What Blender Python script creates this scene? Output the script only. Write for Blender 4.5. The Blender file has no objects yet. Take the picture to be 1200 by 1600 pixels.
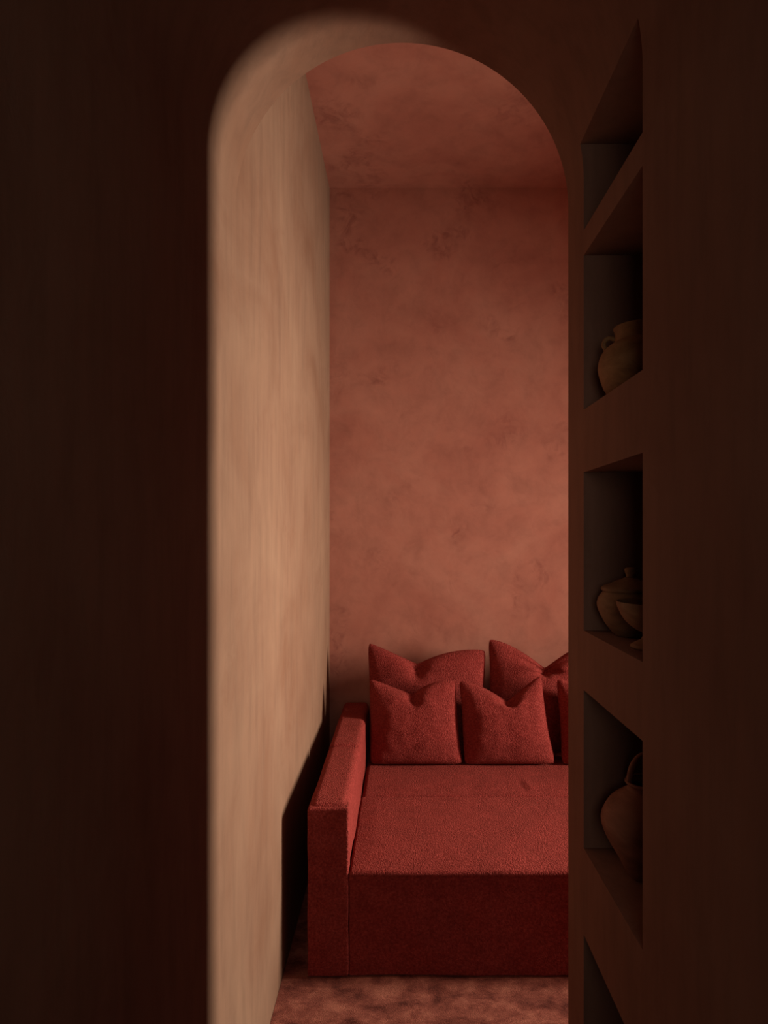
import bpy, bmesh, math, random
from mathutils import Vector, noise as mnoise
random.seed(4)
sc = bpy.context.scene
col = sc.collection

# ------------------------------------------------------------------ camera
cd = bpy.data.cameras.new('camera')
cam = bpy.data.objects.new('camera', cd); col.objects.link(cam)
cd.sensor_fit = 'AUTO'; cd.sensor_width = 36.0
cd.lens = 950 / 1600 * 36.0
cd.shift_x = -28 / 1600
cd.shift_y = 33 / 1600
cd.clip_start = 0.02
cam.location = (0, 0, 1.6)
cam.rotation_euler = (math.pi / 2, 0, 0)
sc.camera = cam

# ------------------------------------------------------------------ light
EXPOSURE = 0.0
sc.view_settings.view_transform = 'Standard'
sc.view_settings.look = 'None'
sc.view_settings.exposure = EXPOSURE
sc.view_settings.gamma = 1.0
sc.view_settings.use_curve_mapping = False

w = bpy.data.worlds.new('world'); sc.world = w
w.use_nodes = True
bg = w.node_tree.nodes['Background']
bg.inputs[0].default_value = (1.0, 0.80, 0.62, 1)
bg.inputs[1].default_value = 0.05

def area_light(name, loc, rot, sx, sy, energy, color, spread):
    ld = bpy.data.lights.new(name, 'AREA')
    ld.shape = 'RECTANGLE'; ld.size = sx; ld.size_y = sy
    ld.energy = energy; ld.color = color; ld.spread = math.radians(spread)
    o = bpy.data.objects.new(name, ld); col.objects.link(o)
    o.location = loc; o.rotation_euler = [math.radians(a) for a in rot]
    return o

# daylight falling in from above through the tall slit window in the nook's right wall
WALL_X, WIN_Y, WIN_W, WIN_Z0, WIN_Z1 = 3.80, 2.30, 0.40, 0.95, 2.30
area_light('window_daylight', (WALL_X + 0.05, WIN_Y, (WIN_Z0 + WIN_Z1) / 2), (0, 90 - 3, 3), WIN_Z1 - WIN_Z0, WIN_W, 78, (1.0, 0.86, 0.67), 80)
# added fill lamp, much weaker, set in an unseen opening behind the viewer
END_Y, END_Z0, END_Z1 = -1.0, 1.35, 2.25
area_light('passage_fill', (0, END_Y - 0.03, (END_Z0 + END_Z1) / 2), (90, 0, 0), 0.62, END_Z1 - END_Z0, 3.7, (1.0, 0.95, 0.80), 140)

# ------------------------------------------------------------------ materials
def new_mat(name):
    m = bpy.data.materials.new(name); m.use_nodes = True
    nt = m.node_tree
    b = nt.nodes['Principled BSDF']
    return m, nt, b

def nd(nt, t, **kw):
    n = nt.nodes.new(t)
    for k, v in kw.items():
        if k in n.inputs.keys(): n.inputs[k].default_value = v
        else: setattr(n, k, v)
    return n

def coords(nt, scale=(1, 1, 1), rot=(0, 0, 0)):
    tc = nt.nodes.new('ShaderNodeTexCoord'); mp = nt.nodes.new('ShaderNodeMapping')
    mp.inputs['Scale'].default_value = scale; mp.inputs['Rotation'].default_value = rot
    nt.links.new(tc.outputs['Object'], mp.inputs['Vector'])
    return mp.outputs[0]

def ramp(nt, fac, stops):
    r = nt.nodes.new('ShaderNodeValToRGB')
    e = r.color_ramp.elements
    while len(e) < len(stops): e.new(0.5)
    for x, (p, c) in zip(e, stops):
        x.position = p; x.color = (*c, 1) if len(c) == 3 else c
    nt.links.new(fac, r.inputs[0])
    return r.outputs[0]

def mix(nt, fac, a, b, mode='MIX'):
    m = nt.nodes.new('ShaderNodeMix'); m.data_type = 'RGBA'; m.blend_type = mode
    if isinstance(fac, (int, float)): m.inputs[0].default_value = fac
    else: nt.links.new(fac, m.inputs[0])
    for sock, v in ((m.inputs[6], a), (m.inputs[7], b)):
        if isinstance(v, tuple): sock.default_value = (*v, 1)
        else: nt.links.new(v, sock)
    return m.outputs[2]

def plaster(name, base, dark, light, mark, streak=(6, 6, 0.9), mark_amt=0.5, bump=0.25):
    m, nt, b = new_mat(name)
    L = nt.links.new
    n1 = nd(nt, 'ShaderNodeTexNoise', Scale=1.7, Detail=5.0, Roughness=0.6, Distortion=0.6)
    L(coords(nt), n1.inputs['Vector'])
    c = ramp(nt, n1.outputs[0], [(0.30, dark), (0.5, base), (0.72, light)])
    n2 = nd(nt, 'ShaderNodeTexNoise', Scale=3.6, Detail=8.0, Roughness=0.68, Distortion=0.3)
    L(coords(nt, streak), n2.inputs['Vector'])
    s = ramp(nt, n2.outputs[0], [(0.30, (0.80,) * 3), (0.52, (1,) * 3), (0.75, (1.12, 1.10, 1.08))])
    c = mix(nt, 0.8, c, s, 'MULTIPLY')
    # scattered trowel drags: short dark dabs of denser pigment
    n3 = nd(nt, 'ShaderNodeTexNoise', Scale=3.1, Detail=2.0, Roughness=0.5, Distortion=0.3)
    L(coords(nt, (1, 1, 1.15), (0.3, 0.2, 0.1)), n3.inputs['Vector'])
    n4 = nd(nt, 'ShaderNodeTexNoise', Scale=11.0, Detail=6.0, Roughness=0.62, Distortion=1.6)
    L(coords(nt, (1, 1, 1.0), (0.2, 0.7, 0.4)), n4.inputs['Vector'])
    f1 = ramp(nt, n3.outputs[0], [(0.56, (0,) * 3), (0.68, (1,) * 3)])
    f2 = ramp(nt, n4.outputs[0], [(0.45, (0,) * 3), (0.66, (1,) * 3)])
    mm = nd(nt, 'ShaderNodeMath', operation='MULTIPLY'); L(f1, mm.inputs[0]); L(f2, mm.inputs[1])
    m2 = nd(nt, 'ShaderNodeMath', operation='MULTIPLY'); L(mm.outputs[0], m2.inputs[0]); m2.inputs[1].default_value = mark_amt
    c = mix(nt, m2.outputs[0], c, mark)
    L(c, b.inputs['Base Color'])
    b.inputs['Roughness'].default_value = 0.82
    b.inputs['Specular IOR Level'].default_value = 0.25
    n5 = nd(nt, 'ShaderNodeTexNoise', Scale=9.0, Detail=7.0, Roughness=0.6, Distortion=0.8)
    L(coords(nt), n5.inputs['Vector'])
    bp = nd(nt, 'ShaderNodeBump', Strength=bump, Distance=0.006)
    L(n5.outputs[0], bp.inputs['Height']); L(bp.outputs[0], b.inputs['Normal'])
    return m

def boucle(name, base, dark, light):
    m, nt, b = new_mat(name)
    L = nt.links.new
    co = coords(nt)
    v = nd(nt, 'ShaderNodeTexVoronoi', Scale=210.0, feature='SMOOTH_F1', Smoothness=0.35)
    nz = nd(nt, 'ShaderNodeTexNoise', Scale=120.0, Detail=3.0, Roughness=0.6)
    L(co, nz.inputs['Vector'])
    vm = nt.nodes.new('ShaderNodeVectorMath'); vm.operation = 'MULTIPLY_ADD'
    L(nz.outputs[1], vm.inputs[0]); vm.inputs[1].default_value = (0.006,) * 3; L(co, vm.inputs[2])
    L(vm.outputs[0], v.inputs['Vector'])
    big = nd(nt, 'ShaderNodeTexNoise', Scale=14.0, Detail=4.0, Roughness=0.6)
    L(co, big.inputs['Vector'])
    c = ramp(nt, nz.outputs[0], [(0.32, dark), (0.5, base), (0.68, light)])
    s = ramp(nt, big.outputs[0], [(0.3, (0.86,) * 3), (0.7, (1.1,) * 3)])
    c = mix(nt, 1.0, c, s, 'MULTIPLY')
    L(c, b.inputs['Base Color'])
    b.inputs['Roughness'].default_value = 0.95
    b.inputs['Specular IOR Level'].default_value = 0.1
    b.inputs['Sheen Weight'].default_value = 0.10
    b.inputs['Sheen Roughness'].default_value = 0.5
    b.inputs['Sheen Tint'].default_value = (0.9, 0.25, 0.18, 1)
    ad = nd(nt, 'ShaderNodeMath', operation='MULTIPLY_ADD')
    L(v.outputs['Distance'], ad.inputs[0]); ad.inputs[1].default_value = -0.9; L(nz.outputs[0], ad.inputs[2])
    bp = nd(nt, 'ShaderNodeBump', Strength=0.9, Distance=0.004)
    L(ad.outputs[0], bp.inputs['Height']); L(bp.outputs[0], b.inputs['Normal'])
    return m

def carpet_mat():
    m, nt, b = new_mat('plush_carpet')
    L = nt.links.new
    co = coords(nt)
    n1 = nd(nt, 'ShaderNodeTexNoise', Scale=13.0, Detail=6.0, Roughness=0.66, Distortion=0.25)
    L(coords(nt, (0.8, 1.15, 1)), n1.inputs['Vector'])
    c = ramp(nt, n1.outputs[0], [(0.34, (0.10, 0.023, 0.019)), (0.5, (0.26, 0.074, 0.056)), (0.66, (0.43, 0.150, 0.108))])
    n2 = nd(nt, 'ShaderNodeTexNoise', Scale=330.0, Detail=2.0, Roughness=0.6)
    L(co, n2.inputs['Vector'])
    s = ramp(nt, n2.outputs[0], [(0.3, (0.6,) * 3), (0.7, (1.25,) * 3)])
    c = mix(nt, 1.0, c, s, 'MULTIPLY')
    L(c, b.inputs['Base Color'])
    b.inputs['Roughness'].default_value = 1.0
    b.inputs['Specular IOR Level'].default_value = 0.05
    b.inputs['Sheen Weight'].default_value = 0.1
    b.inputs['Sheen Tint'].default_value = (0.9, 0.5, 0.4, 1)
    bp = nd(nt, 'ShaderNodeBump', Strength=0.8, Distance=0.004)
    L(n2.outputs[0], bp.inputs['Height']); L(bp.outputs[0], b.inputs['Normal'])
    return m

def clay(name, base, dark, light, rough=0.7, spots=0.5):
    m, nt, b = new_mat(name)
    L = nt.links.new
    n1 = nd(nt, 'ShaderNodeTexNoise', Scale=14.0, Detail=6.0, Roughness=0.6, Distortion=0.8)
    L(coords(nt, (1, 1, 1.8)), n1.inputs['Vector'])
    c = ramp(nt, n1.outputs[0], [(0.32, dark), (0.5, base), (0.7, light)])
    wv = nd(nt, 'ShaderNodeTexNoise', Scale=30.0, Detail=3.0, Roughness=0.5)
    L(coords(nt, (0.3, 0.3, 9)), wv.inputs['Vector'])
    bp = nd(nt, 'ShaderNodeBump', Strength=0.35, Distance=0.003)
    L(wv.outputs[0], bp.inputs['Height']); L(bp.outputs[0], b.inputs['Normal'])
    L(c, b.inputs['Base Color'])
    b.inputs['Roughness'].default_value = rough
    b.inputs['Specular IOR Level'].default_value = 0.3
    return m

M_TAN = plaster('tan_limewash', (0.19, 0.104, 0.070), (0.160, 0.078, 0.049), (0.216, 0.125, 0.085), (0.145, 0.065, 0.040), mark_amt=0.35)
M_PASSAGE = plaster('reddish_limewash', (0.170, 0.076, 0.052), (0.145, 0.058, 0.038), (0.192, 0.092, 0.064), (0.13, 0.05, 0.033), mark_amt=0.35)
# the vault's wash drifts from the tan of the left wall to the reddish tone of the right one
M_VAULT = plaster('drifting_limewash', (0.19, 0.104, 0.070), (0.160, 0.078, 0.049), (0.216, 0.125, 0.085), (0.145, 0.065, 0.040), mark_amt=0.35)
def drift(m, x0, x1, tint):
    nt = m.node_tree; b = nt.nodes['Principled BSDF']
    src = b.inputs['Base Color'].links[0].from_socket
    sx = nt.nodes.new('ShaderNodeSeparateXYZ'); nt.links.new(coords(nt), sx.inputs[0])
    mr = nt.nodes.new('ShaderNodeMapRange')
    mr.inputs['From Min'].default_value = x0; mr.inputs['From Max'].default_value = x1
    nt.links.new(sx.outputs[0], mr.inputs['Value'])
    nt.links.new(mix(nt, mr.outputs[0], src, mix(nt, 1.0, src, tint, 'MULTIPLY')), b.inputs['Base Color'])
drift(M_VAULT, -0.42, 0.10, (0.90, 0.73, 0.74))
M_RED = plaster('terracotta_limewash', (0.41, 0.158, 0.117), (0.35, 0.120, 0.089), (0.455, 0.196, 0.146), (0.21, 0.065, 0.052), streak=(2, 2, 2), mark_amt=0.6)
M_BOUCLE = boucle('red_boucle', (0.225, 0.030, 0.027), (0.165, 0.019, 0.017), (0.29, 0.048, 0.043))
M_CARPET = carpet_mat()
M_CLAY = clay('clay_ochre', (0.20, 0.092, 0.036), (0.13, 0.052, 0.02), (0.26, 0.13, 0.058))
M_CLAY2 = clay('clay_brown', (0.165, 0.078, 0.038), (0.115, 0.05, 0.024), (0.21, 0.11, 0.056))
M_CLAY3 = clay('clay_terracotta', (0.17, 0.062, 0.037), (0.12, 0.042, 0.024), (0.215, 0.085, 0.052))
M_WOOD = clay('dark_window_frame', (0.10, 0.05, 0.03), (0.07, 0.035, 0.02), (0.13, 0.07, 0.04))

# ------------------------------------------------------------------ helpers
def link_mesh(name, bm, mat, parent=None, smooth=True):
    bmesh.ops.recalc_face_normals(bm, faces=bm.faces[:])
    me = bpy.data.meshes.new(name); bm.to_mesh(me); bm.free()
    if smooth:
        for p in me.polygons: p.use_smooth = True
    o = bpy.data.objects.new(name, me); col.objects.link(o)
    if mat: me.materials.append(mat)
    if parent: o.parent = parent
    return o

def thing(name, label, cat, loc=(0, 0, 0), group=None):
    o = bpy.data.objects.new(name, None); col.objects.link(o)
    o.location = loc; o.empty_display_size = 0.05
    o['label'] = label; o['category'] = cat
    if group: o['group'] = group
    return o

def tag(o, label, cat, group=None):
    o['label'] = label; o['category'] = cat
    if group: o['group'] = group
    return o

def struct(o):
    o['kind'] = 'structure'; return o

def add_box(bm, x0, x1, y0, y1, z0, z1):
    vs = [bm.verts.new((x, y, z)) for x in (x0, x1) for y in (y0, y1) for z in (z0, z1)]
    for f in ((0, 1, 3, 2), (4, 6, 7, 5), (0, 4, 5, 1), (2, 3, 7, 6), (0, 2, 6, 4), (1, 5, 7, 3)):
        bm.faces.new([vs[i] for i in f])

def slab(name, mat, *boxes, parent=None):
    bm = bmesh.new()
    for b in boxes: add_box(bm, *b)
    return link_mesh(name, bm, mat, parent, smooth=False)

def prism(name, pts, y0, y1, mat):
    """extrude an (x, z) outline along y"""
    bm = bmesh.new()
    a = [bm.verts.new((x, y0, z)) for x, z in pts]
    b = [bm.verts.new((x, y1, z)) for x, z in pts]
    bm.faces.new(a); bm.faces.new(b[::-1])
    n = len(pts)
    for i in range(n):
        bm.faces.new((a[i], a[(i + 1) % n], b[(i + 1) % n], b[i]))
    return link_mesh(name, bm, mat, smooth=False)

def rbox(name, mat, parent, x0, x1, y0, y1, z0, z1, r, step=0.02, disp=None):
    """box with rounded edges on an even grid; disp(p, n) may push each vertex"""
    c = Vector(((x0 + x1) / 2, (y0 + y1) / 2, (z0 + z1) / 2))
    h = Vector(((x1 - x0) / 2, (y1 - y0) / 2, (z1 - z0) / 2))
    def ticks(hh):
        k = max(1, round(2 * (hh - r) / step))
        inner = [-(hh - r) + 2 * (hh - r) * i / k for i in range(k + 1)]
        rim = [r * t for t in (1.0, 0.72, 0.41, 0.20, 0.07)]
        return [-(hh - r) - t for t in rim] + inner + [(hh - r) + t for t in rim[::-1]]
    T = [ticks(h[i]) for i in range(3)]
    bm = bmesh.new(); cache = {}
    def vert(p):
        key = tuple(round(t, 6) for t in p)
        if key in cache: return cache[key]
        q = Vector([max(-h[i] + r, min(h[i] - r, p[i])) for i in range(3)])
        d = Vector(p) - q
        n = d.normalized() if d.length > 1e-9 else Vector((0, 0, 1))
        v = q + n * r + c
        if disp: v = v + disp(v, n)
        cache[key] = bm.verts.new(v); return cache[key]
    for ax in range(3):
        u, w_ = (ax + 1) % 3, (ax + 2) % 3
        for s in (-1, 1):
            for i in range(len(T[u]) - 1):
                for j in range(len(T[w_]) - 1):
                    q = []
                    for a, b in ((i, j), (i + 1, j), (i + 1, j + 1), (i, j + 1)):
                        p = [0, 0, 0]; p[ax] = s * h[ax]; p[u] = T[u][a]; p[w_] = T[w_][b]
                        q.append(vert(p))
                    if len(set(q)) == 4: bm.faces.new(q if s > 0 else q[::-1])
    return link_mesh(name, bm, mat, parent)

def lathe(name, prof, mat, parent, seg=56):
    bm = bmesh.new(); rings = []
    for r, z in prof:
        if r < 1e-5: rings.append([bm.verts.new((0, 0, z))])
        else: rings.append([bm.verts.new((r * math.cos(2 * math.pi * k / seg), r * math.sin(2 * math.pi * k / seg), z)) for k in range(seg)])
    for a, b in zip(rings, rings[1:]):
        for k in range(seg):
            k2 = (k + 1) % seg
            if len(a) == 1 and len(b) == 1: continue
            if len(a) == 1: bm.faces.new((a[0], b[k], b[k2]))
            elif len(b) == 1: bm.faces.new((a[k], a[k2], b[0]))
            else: bm.faces.new((a[k], a[k2], b[k2], b[k]))
    return link_mesh(name, bm, mat, parent)

def spline(pts, n=8):
    """Catmull-Rom through points of any dimension"""
    P = [Vector(p) for p in pts]; out = []
    for i in range(len(P) - 1):
        p0 = P[max(i - 1, 0)]; p1 = P[i]; p2 = P[i + 1]; p3 = P[min(i + 2, len(P) - 1)]
        for k in range(n):
            t = k / n
            out.append(0.5 * (2 * p1 + (p2 - p0) * t + (2 * p0 - 5 * p1 + 4 * p2 - p3) * t * t + (3 * p1 - p0 - 3 * p2 + p3) * t ** 3))
    out.append(P[-1]); return out

def tube(name, path, rad, mat, parent, seg=14, flat=1.0):
    pts = [Vector(p) for p in path]
    bm = bmesh.new(); rings = []; up = Vector((0.13, 0.2, 1)).normalized()
    for i, p in enumerate(pts):
        t = (pts[min(i + 1, len(pts) - 1)] - pts[max(i - 1, 0)]).normalized()
        a = t.cross(up)
        if a.length < 1e-3: a = t.cross(Vector((1, 0, 0)))
        a.normalize(); b = t.cross(a).normalized()
        rr = rad(i / (len(pts) - 1)) if callable(rad) else rad
        rings.append([bm.verts.new(p + a * rr * flat * math.cos(2 * math.pi * k / seg) + b * rr * math.sin(2 * math.pi * k / seg)) for k in range(seg)])
    for a, b in zip(rings, rings[1:]):
        for k in range(seg):
            bm.faces.new((a[k], a[(k + 1) % seg], b[(k + 1) % seg], b[k]))
    bm.faces.new(rings[0][::-1]); bm.faces.new(rings[-1])
    return link_mesh(name, bm, mat, parent)

def fbm(p, s, seed=0):
    return mnoise.noise(Vector(p) * s + Vector((seed * 3.7, seed * 1.3, seed * 7.1)))

# ------------------------------------------------------------------ setting
R = 0.4275           # half width of the passage, also the radius of its vault
SPRING = 2.432       # height where the vault springs
D1 = 1.562           # where the passage opens into the nook
DB = 3.594           # back wall of the nook
H = 3.639            # nook ceiling
Y0 = -1.0            # the passage goes on behind the viewer

struct(slab('floor', M_CARPET, (-0.62, WALL_X + 0.15, Y0, DB + 0.15, -0.15, 0.0)))
struct(slab('wall_left', M_TAN, (-R - 0.2, -R, Y0, DB + 0.15, 0, H)))
struct(slab('wall_back', M_RED, (-R, WALL_X + 0.15, DB, DB + 0.15, 0, H)))
struct(slab('ceiling', M_RED, (-R - 0.2, WALL_X + 0.15, D1 - 0.16, DB + 0.15, H, H + 0.15)))

def arc(a0, a1):
    n = max(2, int(abs(a1 - a0)))
    return [(R * math.cos(math.radians(a0 + (a1 - a0) * i / n)), SPRING + R * math.sin(math.radians(a0 + (a1 - a0) * i / n))) for i in range(n + 1)]

A_SPLIT = 60
xs = R * math.cos(math.radians(A_SPLIT))
passage = prism('wall_passage', [(R, 0)] + arc(0, A_SPLIT) + [(xs, H), (0.95, H), (0.95, 0)], Y0, D1, M_PASSAGE)
struct(passage)
va = arc(A_SPLIT, 179)
struct(prism('ceiling_vault', va + [(-R, SPRING), (-R - 0.02, SPRING), (-R - 0.02, H), (xs, H)], Y0, D1, M_VAULT))

# five square niches sunk in the passage wall
NY0, NY1, NX = 1.080, 1.430, 0.74
NICHES = [(2.312, 2.515), (1.890, 2.253), (1.371, 1.743), (0.8595, 1.231), (0.30, 0.656)]
bmc = bmesh.new()
for z0, z1 in NICHES: add_box(bmc, R - 0.3, NX, NY0, NY1, z0, z1)
cut = link_mesh('cutter', bmc, None, smooth=False)
bo = passage.modifiers.new('b', 'BOOLEAN'); bo.operation = 'DIFFERENCE'; bo.object = cut; bo.solver = 'EXACT'
dg = bpy.context.evaluated_depsgraph_get()
me2 = bpy.data.meshes.new_from_object(passage.evaluated_get(dg))
passage.modifiers.clear(); passage.data = me2
bpy.data.objects.remove(cut)

struct(slab('wall_front', M_RED, (0.95, WALL_X, D1 - 0.16, D1, 0, H)))
wy0, wy1 = WIN_Y - WIN_W / 2, WIN_Y + WIN_W / 2
struct(slab('wall_right', M_RED,
            (WALL_X, WALL_X + 0.15, D1 - 0.16, wy0, 0, H), (WALL_X, WALL_X + 0.15, wy1, DB, 0, H),
            (WALL_X, WALL_X + 0.15, wy0, wy1, 0, WIN_Z0), (WALL_X, WALL_X + 0.15, wy0, wy1, WIN_Z1, H)))
f = 0.012
win = struct(slab('window_1', M_WOOD,
                  (WALL_X + 0.06, WALL_X + 0.10, wy0, wy0 + f, WIN_Z0, WIN_Z1), (WALL_X + 0.06, WALL_X + 0.10, wy1 - f, wy1, WIN_Z0, WIN_Z1),
                  (WALL_X + 0.06, WALL_X + 0.10, wy0 + f, wy1 - f, WIN_Z0, WIN_Z0 + f), (WALL_X + 0.06, WALL_X + 0.10, wy0 + f, wy1 - f, WIN_Z1 - f, WIN_Z1)))

struct(slab('wall_unseen_end', M_TAN,  # unseen end wall, added with its opening to hold the fill lamp
            (-R - 0.2, -0.34, END_Y - 0.15, END_Y, 0, H), (0.34, 0.95, END_Y - 0.15, END_Y, 0, H),
            (-0.34, 0.34, END_Y - 0.15, END_Y, 0, END_Z0), (-0.34, 0.34, END_Y - 0.15, END_Y, END_Z1, H)))

# fitted plush carpet over the floor
CZ = 0.012
bm = bmesh.new()
bmesh.ops.create_grid(bm, x_segments=150, y_segments=170, size=1)
for v in bm.verts:
    x = -R + 0.001 + (v.co.x + 1) / 2 * (WALL_X + R - 0.002); y = D1 + (v.co.y + 1) / 2 * (DB - D1 - 0.001)
    z = CZ + 0.0025 * fbm((x, y, 0), 12) + 0.0012 * fbm((x, y, 0), 45)
    v.co = (x, y, z)
ca = link_mesh('carpet', bm, M_CARPET)
tag(ca, 'mottled reddish brown plush carpet covering the nook floor', 'carpet')

# ------------------------------------------------------------------ sofa
SF, SM, SE = 2.172, 2.795, 3.535       # front, seam between the two halves, back
AX0, AX1, SX1 = -0.338, -0.190, 1.95
sofa = thing('sofa', 'deep brick red boucle sofa with one square arm against the back wall', 'sofa', (0.8, 2.85, 0))
def place(o):
    o.matrix_parent_inverse = sofa.matrix_basis.inverted()
    return o
def soft(seed, amp=0.003):
    return lambda p, n: n * (amp * fbm(p, 6, seed) + 0.5 * amp * fbm(p, 17, seed))
def arm_disp(seed):
    g = soft(seed)
    def d(p, n):
        return g(p, n) + n * 0.004 * max(0, n.z)
    return d
place(rbox('arm', M_BOUCLE, sofa, AX0, AX1, SF + 0.006, SM - 0.002, 0.02, 0.622, 0.032, 0.02, arm_disp(1)))
place(rbox('arm', M_BOUCLE, sofa, AX0, AX1, SM + 0.002, SE, 0.02, 0.620, 0.030, 0.02, arm_disp(2)))
place(rbox('arm_front_panel', M_BOUCLE, sofa, AX0 + 0.001, AX1, SF - 0.004, SF + 0.06, 0.018, 0.617, 0.008, 0.015, soft(3, 0.002)))
def front_disp(p, n):
    return n * (0.003 * fbm(p, 5, 4) + 0.0015 * fbm(p, 16, 4))
place(rbox('front_panel', M_BOUCLE, sofa, AX1, SX1, SF, SM - 0.004, 0.018, 0.380, 0.007, 0.025, front_disp))
def seat_disp(p, n):
    t = (p.y - SF) / (SM - SF)
    k = max(0, n.z)
    e = min(1, max(0, (p.x - AX1) / 0.08))
    z = 0.008 * math.sin(math.pi * max(0, min(1, t))) ** 0.6 * e
    return Vector((0, 0, k * (z + 0.003 * fbm(p, 5, 5) + 0.001 * fbm(p, 18, 5))))
place(rbox('seat', M_BOUCLE, sofa, AX1 + 0.001, SX1, SF - 0.003, SM - 0.003, 0.367, 0.391, 0.0115, 0.02, seat_disp))
def rear_disp(p, n):
    t = max(0, min(1, (p.y - SM) / 0.5)); k = max(0, n.z)
    z = 0.012 * math.sin(math.pi * t) ** 0.5
    # a pulled crease in the cloth
    q = (p.x - 0.578) - -0.12 * (p.y - 2.92)
    cr = -0.006 * math.exp(-(q / 0.010) ** 2) * math.exp(-((p.y - 2.92) / 0.06) ** 2) + 0.004 * math.exp(-((q - 0.03) / 0.016) ** 2) * math.exp(-((p.y - 2.92) / 0.06) ** 2)
    return Vector((0, 0, k * (z + cr + 0.003 * fbm(p, 6, 6) + 0.001 * fbm(p, 18, 6))))
place(rbox('rear_seat', M_BOUCLE, sofa, AX1 + 0.001, SX1, SM + 0.003, SE, 0.10, 0.379, 0.026, 0.015, rear_disp))
place(rbox('rear_base', M_BOUCLE, sofa, AX1 + 0.001, SX1 - 0.003, SM + 0.004, SE - 0.004, 0.018, 0.11, 0.008, 0.05))
place(rbox('backrest', M_BOUCLE, sofa, AX1 + 0.001, SX1, 3.462, SE + 0.01, 0.37, 0.60, 0.024, 0.025, soft(7)))

# ------------------------------------------------------------------ cushions
def sstep(a, b, x):
    t = max(0.0, min(1.0, (x - a) / (b - a))); return t * t * (3 - 2 * t)

def cushion(name, label, group, bl, br, tl, tr, notch, yb, yt, T, ramp_l=(0.9, 1.1), ramp_r=(0.9, 2.4), crumple=0.0, seed=0, n=72):
    """corner points in metres as (x, z) on a plane leaning from yb (bottom) to yt (top);
    notch = (x, z) of the dent chopped in the top edge"""
    bl, br, tl, tr = Vector(bl), Vector(br), Vector(tl), Vector(tr)
    zb, zt = (bl.y + br.y) / 2, (tl.y + tr.y) / 2
    lean = Vector((0, yt - yb, zt - zb)).normalized()
    nrm = Vector((0, -lean.z, lean.y))           # towards the room
    base = Vector(((bl.x + br.x) / 2, yb, zb))
    un = 2 * (notch[0] - tl.x) / (tr.x - tl.x) - 1
    top_at = tl.y + (tr.y - tl.y) * (un + 1) / 2
    depth = top_at - notch[1]
    bow = 0.011
    def edge(u, v):
        # pull the middle of each edge in, so the corners stand out as ears
        p = (bl * (1 - u) * (1 - v) + br * (1 + u) * (1 - v) + tl * (1 - u) * (1 + v) + tr * (1 + u) * (1 + v)) / 4
        p.x -= u * bow * (1 - v * v) ** 0.8 * (0.8 + 0.5 * fbm((0, v, u), 1.5, seed))
        p.y -= (bow * 0.4 * (1 - u * u) if v > 0 else -0.2 * bow * (1 - u * u)) * abs(v) * (v > 0) 
        d = u - un
        wv, pw = ramp_l if d < 0 else ramp_r
        g = max(0.0, 1 - math.sqrt(d * d + 0.0006) / wv) ** pw
        p.y -= depth * g * sstep(0.1, 1.0, v) ** 1.3
        # corners slightly rounded
        k = (abs(u) * abs(v)) ** 14
        p.x -= u * 0.009 * k; p.y -= v * 0.006 * k
        return p
    def thick(u, v):
        t = ((1 - abs(u) ** 2.2) * (1 - abs(v) ** 2.2))
        t = max(0, t) ** 0.52
        d = u - un
        val = math.exp(-(d / 0.13) ** 2) * sstep(0.25, 1.0, v)
        t *= 1 - 0.75 * val
        sh = math.exp(-((d + 0.30) / 0.22) ** 2) + math.exp(-((d - 0.30) / 0.22) ** 2)
        t *= 1 + 0.10 * sh * sstep(0.3, 0.9, v)
        return t
    def wrink(u, v):
        r = 0.006 * fbm((u, v, 0), 1.6, seed) + 0.003 * fbm((u, v, 0), 4.0, seed)
        d = u - un; rr = math.hypot(d, (v - 0.85) * 1.1); th = math.atan2(v - 0.95, d)
        r += (0.004 + crumple) * math.sin(th * 7 + seed + 2 * rr) * math.exp(-(rr / 0.42) ** 2) * (1 - math.exp(-(rr / 0.12) ** 2))
        return r * (1 - u ** 8) * (1 - v ** 8)
    bm = bmesh.new(); fr = {}; bk = {}
    def param(i):
        t = 2 * i / n - 1
        return math.copysign(1 - (1 - abs(t)) ** 1.35, t)
    for i in range(n + 1):
        for j in range(n + 1):
            u, v = param(i), param(j)
            p = edge(u, v); t = thick(u, v) * T / 2; wk = wrink(u, v)
            P = Vector((p.x, yb, zb)) + lean * ((p.y - zb) / lean.z) - base
            if i in (0, n) or j in (0, n):
                fr[i, j] = bk[i, j] = bm.verts.new(P)
            else:
                fr[i, j] = bm.verts.new(P + nrm * (t + wk)); bk[i, j] = bm.verts.new(P - nrm * (t - 0.6 * wk))
    for i in range(n):
        for j in range(n):
            bm.faces.new((fr[i, j], fr[i + 1, j], fr[i + 1, j + 1], fr[i, j + 1]))
            bm.faces.new((bk[i, j], bk[i, j + 1], bk[i + 1, j + 1], bk[i + 1, j]))
    root = thing(name, label, 'cushion', base, group)
    link_mesh('cover', bm, M_BOUCLE, root)
    # stitched seam round the rim
    rim = [(i, 0) for i in range(n)] + [(n, j) for j in range(n)] + [(i, n) for i in range(n, 0, -1)] + [(0, j) for j in range(n, 0, -1)]
    path = []
    for i, j in rim + [rim[0]]:
        p = edge(param(i), param(j))
        path.append(Vector((p.x, yb, zb)) + lean * ((p.y - zb) / lean.z) - base)
    tube('seam', path, 0.0028, M_BOUCLE, root, 8)
    return root

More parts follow.
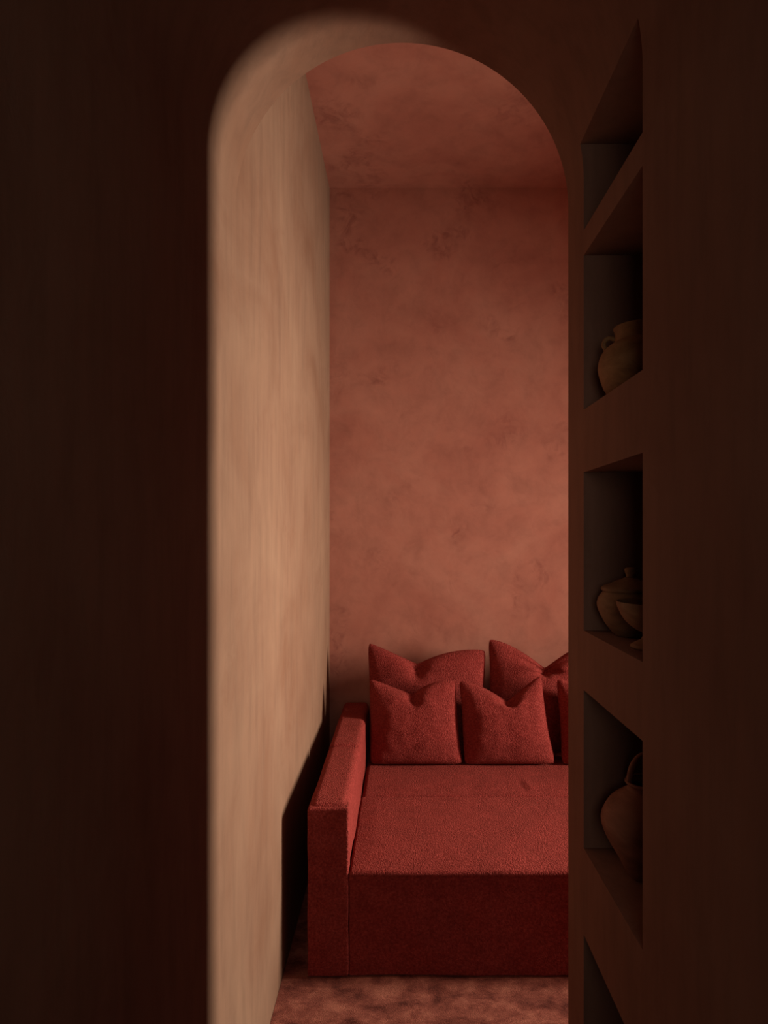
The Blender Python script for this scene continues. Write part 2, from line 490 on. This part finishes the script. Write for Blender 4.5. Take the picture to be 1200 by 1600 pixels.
G1, G2 = 'small throw cushions in the front row', 'large back cushions behind the front row'
ZS = 0.401
cushion('throw_cushion', 'red square front cushion beside the sofa arm, a dent in its top edge', G1,
        (-0.163, ZS), (0.315, ZS), (-0.175, 0.815), (0.284, 0.812), (0.058, 0.740), 3.165, 3.255, 0.14, (0.98, 1.15), (0.95, 2.6), 0, 1)
cushion('throw_cushion', 'red square front cushion with a raised right top corner, middle of three in front', G1,
        (0.326, ZS), (0.796, ZS), (0.305, 0.809), (0.747, 0.836), (0.560, 0.704), 3.165, 3.255, 0.14, (1.1, 1.5), (0.85, 1.2), 0, 2)
cushion('throw_cushion', 'red front cushion mostly cut off by the edge of the passage wall', G1,
        (0.833, ZS), (1.300, ZS), (0.826, 0.819), (1.29, 0.822), (1.052, 0.735), 3.165, 3.255, 0.14, (0.9, 1.2), (0.9, 2.0), 0, 3)
cushion('back_cushion', 'wide red back cushion at the left, sagging low between its two top corners', G2,
        (-0.178, ZS), (0.452, ZS), (-0.190, 0.978), (0.471, 0.940), (0.087, 0.865), 3.325, 3.43, 0.15, (0.82, 1.1), (1.1, 2.2), 0, 4)
cushion('back_cushion', 'red back cushion with the highest pointed corner and a deep crumpled dent', G2,
        (0.478, ZS), (1.111, ZS), (0.489, 1.000), (1.13, 0.962), (0.800, 0.842), 3.325, 3.43, 0.16, (0.95, 1.7), (0.7, 1.3), 0.018, 5)

# ------------------------------------------------------------------ pots in the niches
def pot_prof(outer, wall):
    """outer profile from base to lip, then the inside back down"""
    o = [(p[0], p[1]) for p in spline([(a, b) for a, b in outer], 7)]
    inner = [(max(r - wall, 0.004), z) for r, z in o[::-1] if z > wall * 1.2]
    return [(0, outer[0][1])] + o + inner + [(0, wall)]

z2 = NICHES[1][0]
jar = thing('clay_jar', 'ochre clay jar with short wide neck in the second niche from the top', 'jar', (0.520, 1.330, z2))
lathe('body', pot_prof([(0.044, 0), (0.052, 0.004), (0.073, 0.026), (0.0855, 0.062), (0.0865, 0.084), (0.078, 0.108), (0.063, 0.122), (0.053, 0.128), (0.0515, 0.134), (0.0515, 0.146), (0.053, 0.156), (0.055, 0.160)], 0.006), M_CLAY, jar)
for a in (159, -21):
    ca_, sa_ = math.cos(math.radians(a)), math.sin(math.radians(a))
    pts = spline([(ca_ * r, sa_ * r, z) for r, z in ((0.067, 0.114), (0.0745, 0.128), (0.071, 0.139), (0.062, 0.143), (0.050, 0.139))], 6)
    tube('handle', pts, 0.005, M_CLAY, jar)

z3 = NICHES[2][0]
lj = thing('lidded_jar', 'round brown clay jar with a knobbed lid, behind the footed bowl in the middle niche', 'jar', (0.510, 1.357, z3))
lathe('body', pot_prof([(0.028, 0), (0.036, 0.004), (0.056, 0.030), (0.0705, 0.062), (0.070, 0.080), (0.062, 0.094), (0.058, 0.099)], 0.006), M_CLAY2, lj)
lid = lathe('lid', [(0, 0.098), (0.056, 0.098)] + [(p[0], p[1]) for p in spline([(0.061, 0.100), (0.063, 0.105), (0.058, 0.110), (0.044, 0.116), (0.026, 0.124), (0.012, 0.130)], 6)] + [(0, 0.130)], M_CLAY2, lj)
lathe('knob', [(0, 0.128), (0.010, 0.128), (0.009, 0.135), (0.012, 0.142), (0.013, 0.148), (0.009, 0.152), (0, 0.153)], M_CLAY2, lid, 32)

fb = thing('footed_bowl', 'brown clay bowl on a foot, in front of the lidded jar in its niche', 'bowl', (0.505, 1.208, z3))
lathe('bowl', [(0, 0.030)] + [(p[0], p[1]) for p in spline([(0.020, 0.030), (0.040, 0.038), (0.060, 0.056), (0.072, 0.078), (0.075, 0.091), (0.0735, 0.0925), (0.070, 0.089), (0.065, 0.076), (0.052, 0.056), (0.030, 0.043)], 6)] + [(0, 0.040)], M_CLAY2, fb)
lathe('foot', [(0, 0), (0.048, 0), (0.049, 0.004), (0.042, 0.009), (0.029, 0.016), (0.024, 0.024), (0.026, 0.033), (0, 0.035)], M_CLAY2, fb, 40)

z4 = NICHES[3][0]
jg = thing('basket_handle_jug', 'tall terracotta jug tapering to a small base, arched handle, in the fourth niche down', 'jug', (0.5285, 1.318, z4))
lathe('body', pot_prof([(0.036, 0), (0.040, 0.004), (0.058, 0.038), (0.080, 0.075), (0.092, 0.106), (0.090, 0.128), (0.075, 0.155), (0.053, 0.174), (0.039, 0.184), (0.037, 0.190), (0.038, 0.195), (0.043, 0.199), (0.042, 0.203)], 0.006), M_CLAY3, jg)
hp = spline([(0.036 * math.cos(a), 0.0, 0.198 + 0.062 * math.sin(a)) for a in [math.pi * (0.98 - 0.96 * i / 8) for i in range(9)]], 4)
tube('handle', hp, 0.0062, M_CLAY3, jg)
